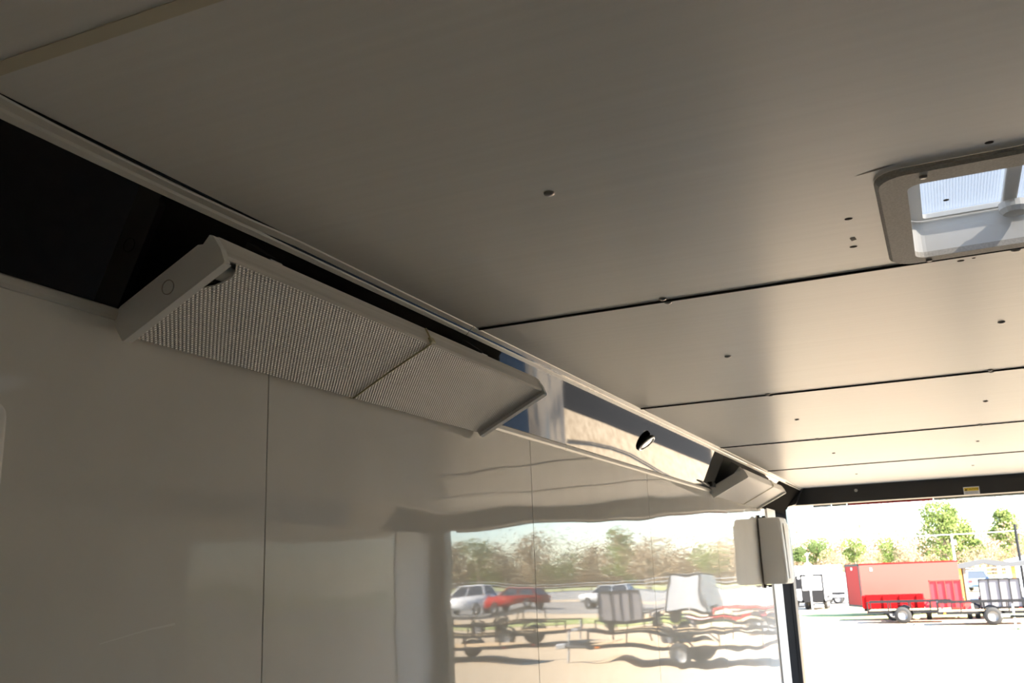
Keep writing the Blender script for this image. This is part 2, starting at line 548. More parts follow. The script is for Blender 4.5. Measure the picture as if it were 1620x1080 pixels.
# trims
def trim(name, prof, cuts, label, dips=None):
    t = tag(empty(name), label, 'trim', kind='structure')
    for y0, y1 in cuts:
        bm = bmesh.new()
        n = max(1, int((y1 - y0) / 0.06)) if dips and y0 < dips[0] < y1 else 1
        rows = []
        for i in range(n + 1):
            y = y0 + (y1 - y0) * i / n
            d = 0.0
            if dips and dips[0] < y < dips[1]:
                d = -dips[2] * math.sin(math.pi * (y - dips[0]) / (dips[1] - dips[0])) ** 0.7
            rows.append([bm.verts.new((x, y, z + (d if j < 2 else d * 0.3))) for j, (x, z) in enumerate(prof)])
        m_ = len(prof)
        for a, b in zip(rows, rows[1:]):
            for j in range(m_):
                bm.faces.new((a[j], a[(j + 1) % m_], b[(j + 1) % m_], b[j]))
        bm.faces.new(rows[0][::-1]); bm.faces.new(rows[-1])
        obj('trim_strip', bm, 'trim', t)
    return t
top_prof = [(-A + 0.0015, HC - 0.0005), (-A, HC - 0.0028), (-A - 0.0105, HC - 0.0100), (-A - 0.0125, HC - 0.0138), (-A - 0.0185, HC - 0.0195), (-A - 0.0195, HC - 0.0185), (-A - 0.004, HC - 0.0005)]
trim('trim_1', top_prof, [(Y0, 1.930), (1.933, 4.6), (4.602, 7.40)], 'white metal strip along the edge of the ceiling', (0.66, 1.22, 0.007))
bot_prof = [(-B + 0.0050, HB + 0.0045), (-B + 0.0075, HB + 0.0020), (-B + 0.0060, HB - 0.0070), (-B + 0.0030, HB - 0.0125), (-B, HB - 0.0130), (-B, HB)]
trim('trim_2', bot_prof, [(Y0, 2.9), (2.902, 6.95)], 'white metal strip between the black cove and the left wall')
trim('trim_3', [(XR - B - x, z) for x, z in top_prof], [(Y0, 7.40)], 'white metal strip along the right edge of the ceiling')
trim('trim_4', [(XR - B - x, z) for x, z in bot_prof], [(Y0, 6.95)], 'white metal strip over the right wall')
# little screw holes along the lit stretch of the upper strip
# rear frame and ramp
d1 = tag(empty('door_1', (0, YE, 0)), 'black steel rear door frame around the open end of the trailer', 'door frame', kind='structure')
obj('header', box(-1.24, XR + 0.14, -0.05, 0.10, 0.45 + EYE, HC + 0.032, 0.006), 'frame_black', d1)
for s in (0, 1):
    f_ = (lambda x: x) if s == 0 else (lambda x: XR - B - x)
    xa, xb = sorted((f_(-1.22), f_(-1.083)))
    obj('post', box(xa, xb, -0.03, 0.10, -0.05, 0.452 + EYE, 0.006), 'frame_black', d1)
    xa, xb = sorted((f_(-1.112), f_(-1.106)))
    obj('door_seal', box(xa, xb, -0.036, -0.0305, 0, 0.45 + EYE), 'tyre', d1)
    # corner gusset
    bm = bmesh.new()
    tri = [(f_(-1.24), HC + 0.02), (f_(-0.93), HC + 0.02), (f_(-1.0), 0.455 + EYE), (f_(-1.24), 0.40 + EYE)]
    prism_y(bm, tri, -0.10, -0.052)
    obj('corner_gusset', bm, 'frame_black', d1)
    bm = bmesh.new()
    prism_y(bm, [(f_(-B + 0.004), HB - 0.02), (f_(-B + 0.008), HB - 0.002), (f_(-A - 0.016), HC - 0.022), (f_(-A - 0.016), HC - 0.004), (f_(-B - 0.002), HB + 0.012)], 6.42 - YE, -0.052)
    obj('corner_cover', bm, 'matte_black', d1)
    xa, xb = sorted((f_(-B - 0.012), f_(-B + 0.009)))
    obj('jamb_board', box(xa, xb, 6.62 - YE, 6.95 - YE, 0, HB - 0.012), 'jamb', d1)
    # short return from the wall end to the post
    xa, xb = sorted((f_(-1.235), f_(-1.225)))
    obj('return_panel', box(xa, xb, 6.95 - YE, 0.0, 0, HC), 'jamb', d1)
    xa, xb = sorted((f_(-1.23), f_(-B - 0.036)))
    obj('return_panel', box(xa, xb, 6.93 - YE, 6.95 - YE, 0, HC), 'jamb', d1)
for x0, x1, mt in ((-0.905, -0.775, 'white_paint'), (-0.77, -0.665, 'tape'), (-0.66, -0.075, 'red_lamp'), (-0.07, 1.70, 'tape')):
    obj('edge_tape', box(x0, x1, 0.12, 0.13, 0.437 + EYE, 0.462 + EYE), mt, d1)
obj('outer_hood', box(-1.24, XR + 0.14, 0.10, 0.12, 0.45 + EYE, HC + 0.03), 'frame_black', d1)
bm = bmesh.new()
prism = [(-0.02, -0.01), (2.35, G + 0.09), (2.35, G + 0.02), (-0.02, -0.09)]
a_ = [bm.verts.new((-1.08, y + 0.14, z)) for y, z in prism]
b_ = [bm.verts.new((XR - B + 1.08, y + 0.14, z)) for y, z in prism]
for i in range(4):
    j = (i + 1) % 4
    bm.faces.new((a_[i], a_[j], b_[j], b_[i]))
bm.faces.new(a_); bm.faces.new(b_[::-1])
obj('ramp', bm, 'ramp', d1)
# caution sticker on the header
st = tag(empty('caution_sticker', (0.178, YE - 0.0505, 0.478 + EYE)), 'small yellow and white caution sticker on the black header', 'sticker')
obj('backing', box(-0.050, 0.050, -0.0008, 0, -0.025, 0.025), 'sticker_white', st)
obj('yellow_band', box(-0.046, 0.046, -0.0012, -0.0008, -0.003, 0.020), 'sticker_yellow', st)
bm = bmesh.new()
bm.faces.new([bm.verts.new(p) for p in ((-0.043, -0.0014, 0.0), (-0.026, -0.0014, 0.0), (-0.0345, -0.0014, 0.016))])
obj('warning_triangle', bm, 'ink', st)
def text(name, body, size, mat, parent, loc, rot, align='CENTER'):
    cu = bpy.data.curves.new(name, 'FONT')
    cu.body = body; cu.size = size; cu.align_x = align; cu.align_y = 'CENTER'; cu.extrude = 0.0001
    t = bpy.data.objects.new(name, cu); COL.objects.link(t)
    dg = bpy.context.evaluated_depsgraph_get()
    me = bpy.data.meshes.new_from_object(t.evaluated_get(dg))
    bpy.data.objects.remove(t)
    me.materials.clear(); me.materials.append(M[mat])
    return link(name, me, parent, loc, rot)
text('lettering', 'CAUTION', 0.0165, 'ink', st, (0.010, -0.0015, 0.0085), (math.radians(90), 0, 0))
bm = bmesh.new()
for z in (-0.009, -0.015, -0.0205):
    bm.faces.new([bm.verts.new(p) for p in ((-0.042, -0.0011, z), (0.040, -0.0011, z), (0.040, -0.0011, z + 0.0025), (-0.042, -0.0011, z + 0.0025))])
obj('small_print', bm, 'ink_grey', st)
sc_ = tag(obj('header_screw', lathe(bmesh.new(), [(0.012, 0), (0.011, 0.004), (0, 0.006)], 8, Matrix.Rotation(math.radians(90), 4, 'X')), 'steel', None, loc=(-0.574, YE - 0.05, 0.531 + EYE)),
    'small bright screw on the black header', 'screw')

# ------------------------------------------------------------------ FLUORESCENT FIXTURES
FO = Vector((-1.10484697, 0, 0.40979572 + EYE))
E1 = Vector((0.89648643, 0, 0.44307119))
E2 = Vector((0.44307119, 0, -0.89648643))
def fixture_matrix(y, tilt=0.0, lift=0.0):
    q = Matrix.Rotation(tilt, 3, 'Y')
    e1, e2 = q @ E1, q @ E2
    # local x = up the slope, y = along the trailer, z = out towards the room
    p = FO + E2 * lift + Vector((0, y, 0))
    return Matrix(((e1.x, 0, e2.x, p.x), (e1.y, 1, e2.y, p.y), (e1.z, 0, e2.z, p.z), (0, 0, 0, 1)))

def make_fixture(broken, LEN=1.225, strap_y=0.615):
    root = empty('ceiling_light')
    W = 0.211
    CAP = 0.053
    # end caps: folded enamel plates
    for k, (ya, yb) in enumerate(((0.0, 0.012), (LEN - 0.012, LEN))):
        prof = [(0.0, 0.002), (0.012, -0.004), (0.010, 0.006), (0.020, 0.0), (0.185, 0.0), (0.190, 0.006), (0.205, 0.0), (W, 0.006), (W, 0.030), (W - 0.003, CAP), (0.004, CAP), (0.0, 0.030)]
        prof = [(0.0, 0.012), (0.006, 0.004), (0.020, 0.0), (0.180, 0.0), (0.188, 0.005), (0.204, -0.001), (0.209, 0.004), (W + 0.001, 0.030), (W - 0.001, CAP), (0.002, CAP), (-0.001, 0.030)]
        bm = bmesh.new()
        prism_y(bm, prof, ya, yb)
        cap = obj('end_cap', bm, 'cap', root)
        # inward fold along the front edge
        yi = yb if k == 0 else ya - 0.010
        bm = box(0.004, W - 0.003, min(ya, yi), max(yb, yi) if k else yb + 0.004, CAP - 0.0006, CAP + 0.0012, 0.0005)
        obj('front_fold', bm, 'cap', cap)
        if k == 0:
            # knock-out ring
            mt = Matrix.Translation((0.108, -0.0006, 0.027)) @ Matrix.Rotation(math.radians(90), 4, 'X')
            bm = bmesh.new()
            lathe(bm, [(0.0115, -0.0006), (0.0115, 0.0004), (0.0104, 0.0004), (0.0104, -0.0006)], 24, mt)
            obj('knockout_ring', bm, 'scuff' if broken else 'cap', cap)
            # little mounting clip at the lower back corner
            bm = bmesh.new()
            tube(bm, [(-0.001, 0.004, 0.022), (-0.006, 0.004, 0.016), (-0.006, 0.004, 0.006), (0.002, 0.004, 0.002)], 0.0016, 6)
            obj('wire_clip', bm, 'steel', cap)
    # pan
    bm = bmesh.new()
    bx(bm, 0.004, 0.205, 0.012, LEN - 0.012, 0.0, 0.004)
    bx(bm, 0.070, 0.140, 0.012, LEN - 0.012, 0.004, 0.018)
    obj('pan', bm, 'pan', root)
    # tubes with lamp holders
    for x in (0.045, 0.165):
        tb = obj('lamp_tube', tube(bmesh.new(), [(x, 0.026, 0.022), (x, LEN - 0.026, 0.022)], 0.0125, 12), 'tube', root, True)
        for y in (0.013, LEN - 0.026):
            obj('lamp_holder', box(x - 0.014, x + 0.014, y, y + 0.013, 0.004, 0.036, 0.002), 'white_plastic', tb)
    # streaked side rails
    bm = bmesh.new()
    prism_y(bm, [(0.2035, -0.002), (0.2085, 0.001), (0.2085, 0.036), (0.2060, 0.0405), (0.2035, 0.0405), (0.2065, 0.036), (0.2065, 0.002)], 0.012 if not broken else 0.014, LEN - 0.011)
    obj('side_rail', bm, 'rail', root)
    bm = bmesh.new()
    prism_y(bm, [(0.0035, 0.0), (0.0015, 0.001), (0.0015, 0.036), (0.0040, 0.0405), (0.0060, 0.0405), (0.0035, 0.036)], 0.012, LEN - 0.011)
    obj('side_rail', bm, 'rail', root)
    # lens: flat prismatic sheet; the near upper corner of the first fixture is broken away
    y1 = LEN - 0.012
    if broken:
        edge = [(0.112, 0.0085), (0.1235, 0.0135), (0.133, 0.0185), (0.142, 0.032), (0.153, 0.044), (0.166, 0.051), (0.181, 0.0535), (0.193, 0.048), (0.201, 0.040), (0.2055, 0.036)]
    else:
        edge = [(0.2055, 0.012)]
    poly = [(0.0045, 0.0125)] + edge + [(0.2055, y1), (0.0045, y1)]
    bm = prism_z(bmesh.new(), poly, 0.0405, 0.0425)
    ln = obj('lens', bm, 'lens', root)
    if broken:
        # pale fractured rim
        bm = tube(bmesh.new(), [(x, y, 0.0418) for x, y in edge], 0.0011, 6)
        obj('broken_edge', bm, 'trim', ln)
    # strap round the lens
    pts = [(0.2110, strap_y + 0.012, 0.004), (0.2116, strap_y + 0.010, 0.030), (0.2085, strap_y + 0.006, 0.0425), (0.196, strap_y + 0.002, 0.0445)]
    pts += [(0.196 - 0.19 * t, strap_y + 0.002 - 0.006 * math.sin(math.pi * t), 0.0442 + 0.0012 * math.sin(math.pi * t)) for t in (0.25, 0.5, 0.75, 1.0)]
    pts += [(0.0005, strap_y + 0.002, 0.040), (-0.001, strap_y + 0.002, 0.010)]
    s = obj('strap', tube(bmesh.new(), pts, 0.0019, 6), 'strap', root, True)
    obj('buckle', box(0.2085, 0.2145, strap_y + 0.003, strap_y + 0.020, 0.028, 0.041, 0.0015), 'strap', s)
    # wedge brackets back to the cove
    for y in (0.2, LEN - 0.22):
        bm = bmesh.new()
        prism_y(bm, [(0.03, -0.0005), (0.185, -0.0005), (0.175, -0.050), (0.165, -0.050)], y, y + 0.03)
        obj('bracket', bm, 'cap', root)
    return root
fx1 = make_fixture(True)
fx1.matrix_world = fixture_matrix(1.030)
tag(fx1, 'large grey fluorescent light fixture with broken prismatic lens corner, nearest on the cove', 'light fixture', 'fluorescent fixtures on the cove')
fx2 = make_fixture(False, 1.25, 0.80)
fx2.matrix_world = fixture_matrix(4.985, 0.0, -0.006)
tag(fx2, 'far small-looking fluorescent light fixture with whole lens, by the rear door', 'light fixture', 'fluorescent fixtures on the cove')
# cable plug between trim and far fixture
bm = bmesh.new()
tube(bm, [(-1.080, 4.62, HB + 0.025), (-1.078, 4.80, HB + 0.018), (-1.085, 4.93, HB + 0.014)], 0.006, 8)
pl_ = empty('power_plug', (0, 0, 0))
obj('cable', bm, 'black_plastic', pl_, True)
obj('plug_body', box(-1.090, -1.064, 4.90, 4.985, HB + 0.008, HB + 0.034, 0.005), 'black_plastic', pl_)
obj('plug_collar', box(-1.088, -1.066, 4.955, 4.975, HB + 0.003, HB + 0.022, 0.003), 'white_plastic', pl_)
tag(pl_, 'small black power plug and cable at the near end of the far light', 'plug')
# small white clip above the far fixture
q = at_y(1228, 758, 6.05)
ck = empty('cable_clip', (-1.0, 6.05, HC - 0.06))
bm = bmesh.new()
lathe(bm, [(0.012, 0), (0.022, 0.004), (0.024, 0.028), (0.018, 0.036), (0, 0.038)], 12)
ca = obj('clip_body', bm, 'white_plastic', ck, True)
obj('clip_screw', lathe(bmesh.new(), [(0.006, 0.037), (0.005, 0.041), (0, 0.042)], 8), 'steel', ck)
nrm = Vector((1, 0, -1)).normalized()
ck.rotation_euler = nrm.to_track_quat('Z', 'Y').to_euler()
ck.location = (-0.985, 6.10, HC - 0.045)
tag(ck, 'small white cap on the black cove above the far light', 'clip')

# round puck light on the cove
pk = empty('puck_light', (-1.0125, 3.555, (HB + HC) / 2 - 0.0035))
pk.rotation_euler = (E2 + nrm).to_track_quat('Z', 'Y').to_euler()
obj('bezel', lathe(bmesh.new(), [(0.038, -0.007), (0.041, -0.002), (0.042, 0.003), (0.038, 0.006), (0.034, 0.003)], 28), 'black_plastic', pk, True)
obj('rim', lathe(bmesh.new(), [(0.0385, 0.0055), (0.0375, 0.0075), (0.0335, 0.0075), (0.0325, 0.0045)], 28), 'chrome', pk, True)
obj('lens', lathe(bmesh.new(), [(0.0330, 0.003), (0.032, 0.005), (0.02, 0.006), (0, 0.0062)], 28), 'puck_lens', pk, True)
tag(pk, 'small round black puck light with silver face on the glossy cove', 'puck light')

# ------------------------------------------------------------------ LOUDSPEAKER by the rear post
def speaker(name, loc, label, h=0.405, d=0.150, ln=0.30):
    root = empty(name, loc)
    # body: plan section (x out from the wall, y along), rounded outer side, slightly leaning
    bm = bmesh.new()
    def plan(k):
        pts = [(0.012, 0.0)]
        pts += [(d - 0.018, 0.0)] + [(d - 0.018 + 0.018 * math.sin(t), 0.018 - 0.018 * math.cos(t)) for t in (0.5, 1.0, 1.57)]
        for t in (0.15, 0.35, 0.55, 0.75, 0.92):
            pts.append((d + 0.012 * math.sin(math.pi * t) - 0.10 * max(0, t - 0.55), 0.018 + (ln - 0.018) * t))
        pts += [(0.06, ln), (0.012, ln)]
        return pts
    layers = [(0.0, 0.90, 0.006), (0.008, 0.965, 0.002), (0.03, 1.0, 0), (h * 0.5, 1.0, -0.003), (h - 0.04, 0.985, 0), (h - 0.008, 0.95, 0.002), (h, 0.87, 0.006)]
    rings = []
    for z, s, yo in layers:
        rings.append([bm.verts.new((0.012 + (x - 0.012) * s * (1.0 + 0.06 * (1 - z / h)), y * (1 - (1 - s) * 0.3) + yo, z)) for x, y in plan(0)])
    n = len(rings[0])
    for a, b in zip(rings, rings[1:]):
        for i in range(n):
            bm.faces.new((a[i], a[(i + 1) % n], b[(i + 1) % n], b[i]))
    bm.faces.new(rings[0][::-1]); bm.faces.new(rings[-1])
    obj('cabinet', bm, 'white_plastic', root)
    # grille on the outer side
    bm = bmesh.new()
    ring = [(d + 0.0145, 0.045), (d + 0.020, ln * 0.4), (d + 0.0165, ln * 0.7), (d - 0.014, ln * 0.9)]
    lo = [bm.verts.new((x, y, 0.03)) for x, y in ring]; hi = [bm.verts.new((x - 0.006, y, h - 0.04)) for x, y in ring]
    for i in range(3): bm.faces.new((lo[i], lo[i + 1], hi[i + 1], hi[i]))
    obj('grille', bm, 'grille', root)
    # U bracket
    bm = bmesh.new()
    bx(bm, 0.0, 0.012, 0.05, 0.09, -0.022, h + 0.022)
    bx(bm, 0.012, 0.05, 0.05, 0.09, h + 0.002, h + 0.008)
    bx(bm, 0.012, 0.05, 0.05, 0.09, -0.010, -0.004)
    br = obj('bracket', bm, 'black_plastic', root)
    for z in (h + 0.008, -0.018):
        obj('knob', lathe(bmesh.new(), [(0.011, 0), (0.011, 0.008), (0, 0.009)], 12, Matrix.Translation((0.035, 0.07, z))), 'black_plastic', br)
    tag(root, label, 'speaker')
    return root
speaker('loudspeaker', (-B, 6.24, 1.65 - 0.088), 'grey-white loudspeaker on the left wall beside the rear door post')
# rounded pale case cut by the left frame edge
cs = empty('wall_case', (-B, 0.384, 0.105 + EYE))
bm = box(0.0, 0.05, 0.0, 0.452, 0.0, 0.138, 0.024, 4)
obj('shell', bm, 'white_plastic', cs, True)
obj('seam_line', box(0.001, 0.0512, 0.04, 0.41, 0.066, 0.069), 'black_plastic', cs)
tag(cs, 'pale rounded case on the left wall, just showing at the left frame edge', 'case')

# ------------------------------------------------------------------ ROOF VENT
vt = tag(empty('roof_vent', (0, 0, HC)), 'square roof vent with grey rounded trim ring and ribbed lid', 'vent')
ox0, ox1, oy0, oy1 = -0.036, 0.466, 1.452, 1.936
outer = rrect(ox0, ox1, oy0, oy1, 0.045)
inner = rrect(VX0, VX1, VY0, VY1, 0.022)
bm = bmesh.new()
n = len(outer)
def ringv(pts, z): return [bm.verts.new((x, y, z)) for x, y in pts]
mid = rrect(ox0 + 0.006, ox1 - 0.006, oy0 + 0.006, oy1 - 0.006, 0.041)
loops = [ringv(outer, -0.0005), ringv(outer, -0.006), ringv(mid, -0.0105), ringv(inner, -0.0105), ringv(inner, 0.0)]
for a, b in zip(loops, loops[1:]):
    for i in range(n):
        bm.faces.new((a[i], a[(i + 1) % n], b[(i + 1) % n], b[i]))
ring_o = obj('trim_ring', bm, 'vent_ring', vt)
scr_me = mesh_from('screw', lathe(bmesh.new(), [(0.006, 0), (0.0055, -0.003), (0.003, -0.004), (0, -0.0035)], 10), 'rivet', True)
for x, y in ((0.034, 1.476), (0.033, 1.918), (0.23, 1.918), (0.40, 1.918), (0.23, 1.476), (0.40, 1.476), (-0.016, 1.70)):
    if x > 0: link('screw', scr_me, ring_o, (x, y, -0.0105))
# well
bm = bmesh.new()
inn2 = rrect(VX0 - 0.001, VX1 + 0.001, VY0 - 0.001, VY1 + 0.001, 0.022)
up2 = rrect(VX0 - 0.001, VX1 + 0.001, VY0 - 0.001, VY1 + 0.001, 0.022)
lo = ringv(inn2, -0.0100); hi = ringv(up2, 0.075)
for i in range(n): bm.faces.new((lo[i], lo[(i + 1) % n], hi[(i + 1) % n], hi[i]))
we = obj('well', bm, 'vent_well', vt)
# frame under the lid
bm = bmesh.new()
fo = rrect(VX0, VX1, VY0, VY1, 0.02); fi = rrect(VX0 + 0.022, VX1 - 0.022, VY0 + 0.004, VY1 - 0.010, 0.008)
l1 = ringv(fo, 0.062); l2 = ringv(fi, 0.062); l3 = ringv(fi, 0.070)
for a, b in ((l1, l2), (l2, l3)):
    for i in range(n): bm.faces.new((a[i], a[(i + 1) % n], b[(i + 1) % n], b[i]))
obj('lid_frame', bm, 'vent_well', vt)
bm = bmesh.new()
bx(bm, VX0 - 0.02, VX1 + 0.02, VY0 - 0.02, VY1 + 0.02, 0.078, 0.081)
ld = obj('lid', bm, 'vent_lid', vt)
obj('lid_arm', box(0.165, 0.190, VY0 + 0.01, VY1 - 0.02, 0.058, 0.070, 0.003), 'vent_well', vt)
obj('crank', lathe(bmesh.new(), [(0.026, 0.058), (0.026, 0.046), (0.020, 0.038), (0, 0.036)], 20, Matrix.Translation((0.185, 1.872, 0.0))), 'white_plastic', vt)
for x, y in ((0.075, 1.85), (0.165, 1.70)):
    link('rivet', hole_me, ld, (x, y, 0.0778))

# ------------------------------------------------------------------ OUTDOORS
o = obj('ground', box(-160, 200, YE + 0.3, 420, G - 0.3, G), 'gravel')
tag(o, 'pale tan gravel yard outside', 'ground', kind='structure')
o = obj('ground_front', box(-160, 200, -60, YE + 0.3, G - 0.3, G), 'gravel')
tag(o, 'pale tan gravel yard around the trailer', 'ground', kind='structure')
o = obj('rubber_strip', box(0.44, 0.76, 10.05, 17.8, G, G + 0.012), 'asphalt')  # added strip, laid here so the cove mirrors a dark band
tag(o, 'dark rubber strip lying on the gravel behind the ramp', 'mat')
bm = bmesh.new()
tube(bm, [(0.05 + 0.10 * math.sin(k * 0.7), 10.2 + k * 0.8, G + 0.02) for k in range(14)], 0.010, 6)
o = tag(obj('hose', bm, 'black_plastic', None, True), 'thin black hose lying on the gravel, reflected in the cove', 'hose')
o = obj('road', box(-160, 200, 62, 84, G, G + 0.02), 'road')
tag(o, 'pale road behind the parked trailers', 'road', kind='structure')
o = obj('grass_verge', box(-160, 200, 46.5, 54, G, G + 0.03), 'grass')
tag(o, 'patchy green grass verge behind the parked trailers', 'grass', kind='structure')
o = obj('grass_field', box(-200, 300, 92, 420, G, G + 0.03), 'grass')
tag(o, 'grass field under the distant trees', 'grass', kind='structure')
bm = bmesh.new()
prism_z(bm, [(-0.6, 36.6), (2.6, 36.2), (3.5, 38.0), (1.8, 38.9), (-0.4, 38.3)], G, G + 0.02)
o = obj('grass_patch', bm, 'grass')
tag(o, 'small grass patch on the gravel before the black trailers', 'grass', kind='structure')

# --- wheels
def wheel_meshes(r, w):
    t = lathe(bmesh.new(), [(r * 0.55, -w / 2), (r * 0.9, -w / 2), (r, -w * 0.3), (r, w * 0.3), (r * 0.9, w / 2), (r * 0.55, w / 2)], 20, Matrix.Rotation(math.radians(90), 4, 'X'))
    h = lathe(bmesh.new(), [(r * 0.56, -w * 0.45), (r * 0.5, -w * 0.3), (r * 0.2, -w * 0.36), (0, -w * 0.36)], 16, Matrix.Rotation(math.radians(90), 4, 'X'))
    h2 = lathe(h, [(r * 0.56, w * 0.45), (r * 0.5, w * 0.3), (r * 0.2, w * 0.36), (0, w * 0.36)], 16, Matrix.Rotation(math.radians(90), 4, 'X'))
    return mesh_from('tyre', t, 'tyre', True), mesh_from('rim', h2, 'rim', True)
TW = wheel_meshes(0.33, 0.20)
CW = wheel_meshes(0.34, 0.22)
def wheel(parent, x, y, z, me=TW):
    t = link('tyre', me[0], parent, (x, y, z))
    link('rim', me[1], t)
    return t

# --- open utility trailers (local x = along, front +x with tongue, gate at -x)
def utility_trailer(loc, rz, L, Wd, label, paint='black_paint', gate=True, mesh='mesh_grey', uprights=5, rail=0.36, tongue=1, group='open utility trailers in the yard', floor='wood'):
    t = empty('utility_trailer', (loc[0], loc[1], G), rz)
    D = 0.50
    bm = bmesh.new()
    for y in (-Wd / 2, Wd / 2): bx(bm, -L / 2, L / 2, y - 0.03, y + 0.03, D - 0.10, D)
    for x in (-L / 2, L / 2 - 0.06): bx(bm, x, x + 0.06, -Wd / 2, Wd / 2, D - 0.10, D)
    obj('frame', bm, paint, t)
    npl = 6
    for i in range(npl):
        y0 = -Wd / 2 + 0.04 + (Wd - 0.08) * i / npl
        obj('deck_plank', box(-L / 2 + 0.06, L / 2 - 0.06, y0, y0 + (Wd - 0.08) / npl - 0.012, D - 0.03, D + 0.012), floor, t)
    bm = bmesh.new()
    for y in (-Wd / 2, Wd / 2): bx(bm, -L / 2, L / 2, y - 0.025, y + 0.025, D + rail - 0.05, D + rail)
    bx(bm, L / 2 - 0.05, L / 2, -Wd / 2, Wd / 2, D + rail - 0.05, D + rail)
    obj('top_rail', bm, paint, t)
    um = mesh_from('upright', box(-0.022, 0.022, -0.022, 0.022, D, D + rail - 0.05), paint)
    for i in range(uprights):
        x = -L / 2 + 0.025 + (L - 0.05) * i / (uprights - 1)
        for y in (-Wd / 2, Wd / 2): link('upright', um, t, (x, y, 0))
    for s in (-1, 1):
        wheel(t, -0.25, s * (Wd / 2 + 0.16), 0.33)
        bm = bmesh.new()
        pts = [(0.42 * math.cos(a), 0.42 * math.sin(a)) for a in [math.radians(10 + 160 * k / 8) for k in range(9)]]
        for (xa, za), (xb, zb) in zip(pts, pts[1:]):
            bm.faces.new([bm.verts.new(p) for p in ((xa - 0.25, s * (Wd / 2 + 0.03), za + 0.33), (xb - 0.25, s * (Wd / 2 + 0.03), zb + 0.33), (xb - 0.25, s * (Wd / 2 + 0.27), zb + 0.33), (xa - 0.25, s * (Wd / 2 + 0.27), za + 0.33))])
        bmesh.ops.remove_doubles(bm, verts=bm.verts, dist=0.001)
        obj('fender', bm, paint, t)
        obj('side_marker', box(L / 2 - 0.3, L / 2 - 0.22, s * (Wd / 2 + 0.03), s * (Wd / 2 + 0.03) + s * 0.02, D - 0.08, D - 0.03), 'amber', t)
        obj('tail_lamp', box(-L / 2 - 0.02, -L / 2, s * (Wd / 2 - 0.12) - 0.06, s * (Wd / 2 - 0.12) + 0.06, D - 0.09, D - 0.02), 'red_lamp', t)
    if tongue:
        bm = bmesh.new()
        for s in (-1, 1): tube(bm, [(L / 2, s * Wd * 0.35, D - 0.06), (L / 2 + 1.1, 0, D - 0.06)], 0.04, 6)
        tg = obj('tongue', bm, paint, t)
        obj('coupler', box(L / 2 + 1.05, L / 2 + 1.35, -0.05, 0.05, D - 0.10, D + 0.02, 0.02), 'galv', tg)
        obj('jack', tube(bmesh.new(), [(L / 2 + 0.95, 0, 0.0), (L / 2 + 0.95, 0, D + 0.35)], 0.035, 10), 'galv', tg)
    if gate:
        gh = 1.15
        bm = bmesh.new()
        for y in (-Wd / 2 + 0.02, Wd / 2 - 0.02): bx(bm, -0.02, 0.02, y - 0.022, y + 0.022, 0, gh)
        for z in (0.0, gh - 0.045): bx(bm, -0.02, 0.02, -Wd / 2, Wd / 2, z, z + 0.045)
        ga = obj('ramp_gate', bm, paint, t, loc=(-L / 2 - 0.045, 0, D - 0.04))
        bars = mesh_from('gate_bar', box(-0.018, 0.018, -0.018, 0.018, 0.045, gh - 0.045), paint)
        for k in range(1, 4): link('gate_bar', bars, ga, (0, -Wd / 2 + Wd * k / 4, 0))
        obj('mesh_panel', box(0.021, 0.026, -Wd / 2 + 0.02, Wd / 2 - 0.02, 0.03, gh - 0.03), mesh, ga)
    tag(t, label, 'trailer', group)
    return t

PI = math.pi
p = at_y(1560, 985, 42.5)
utility_trailer((p.x, 41.9), PI, 3.3, 1.5, 'long black open utility trailer with low rails across the front of the row', gate=False, tongue=0)
p = at_y(1440, 975, 43.2)
utility_trailer((p.x, 43.95), 0, 3.2, 1.5, 'black open utility trailer in front of the red cargo trailer', gate=False, tongue=0)
p = at_y(1583, 940, 45.0)
utility_trailer((p.x, 46.3), PI / 2, 2.6, 1.55, 'black utility trailer with upright grey mesh ramp gate facing the camera')
p = at_y(1497, 940, 45.0)
utility_trailer((p.x, 46.1), PI / 2, 1.8, 1.25, 'red utility trailer with upright red mesh ramp gate', paint='red_paint', mesh='mesh_red', tongue=0)
p = at_y(1600, 990, 38.0)
utility_trailer((p.x + 2.6, 38.4), PI, 3.0, 1.6, 'black utility trailer at the right edge with its coupler pointing left', gate=False)

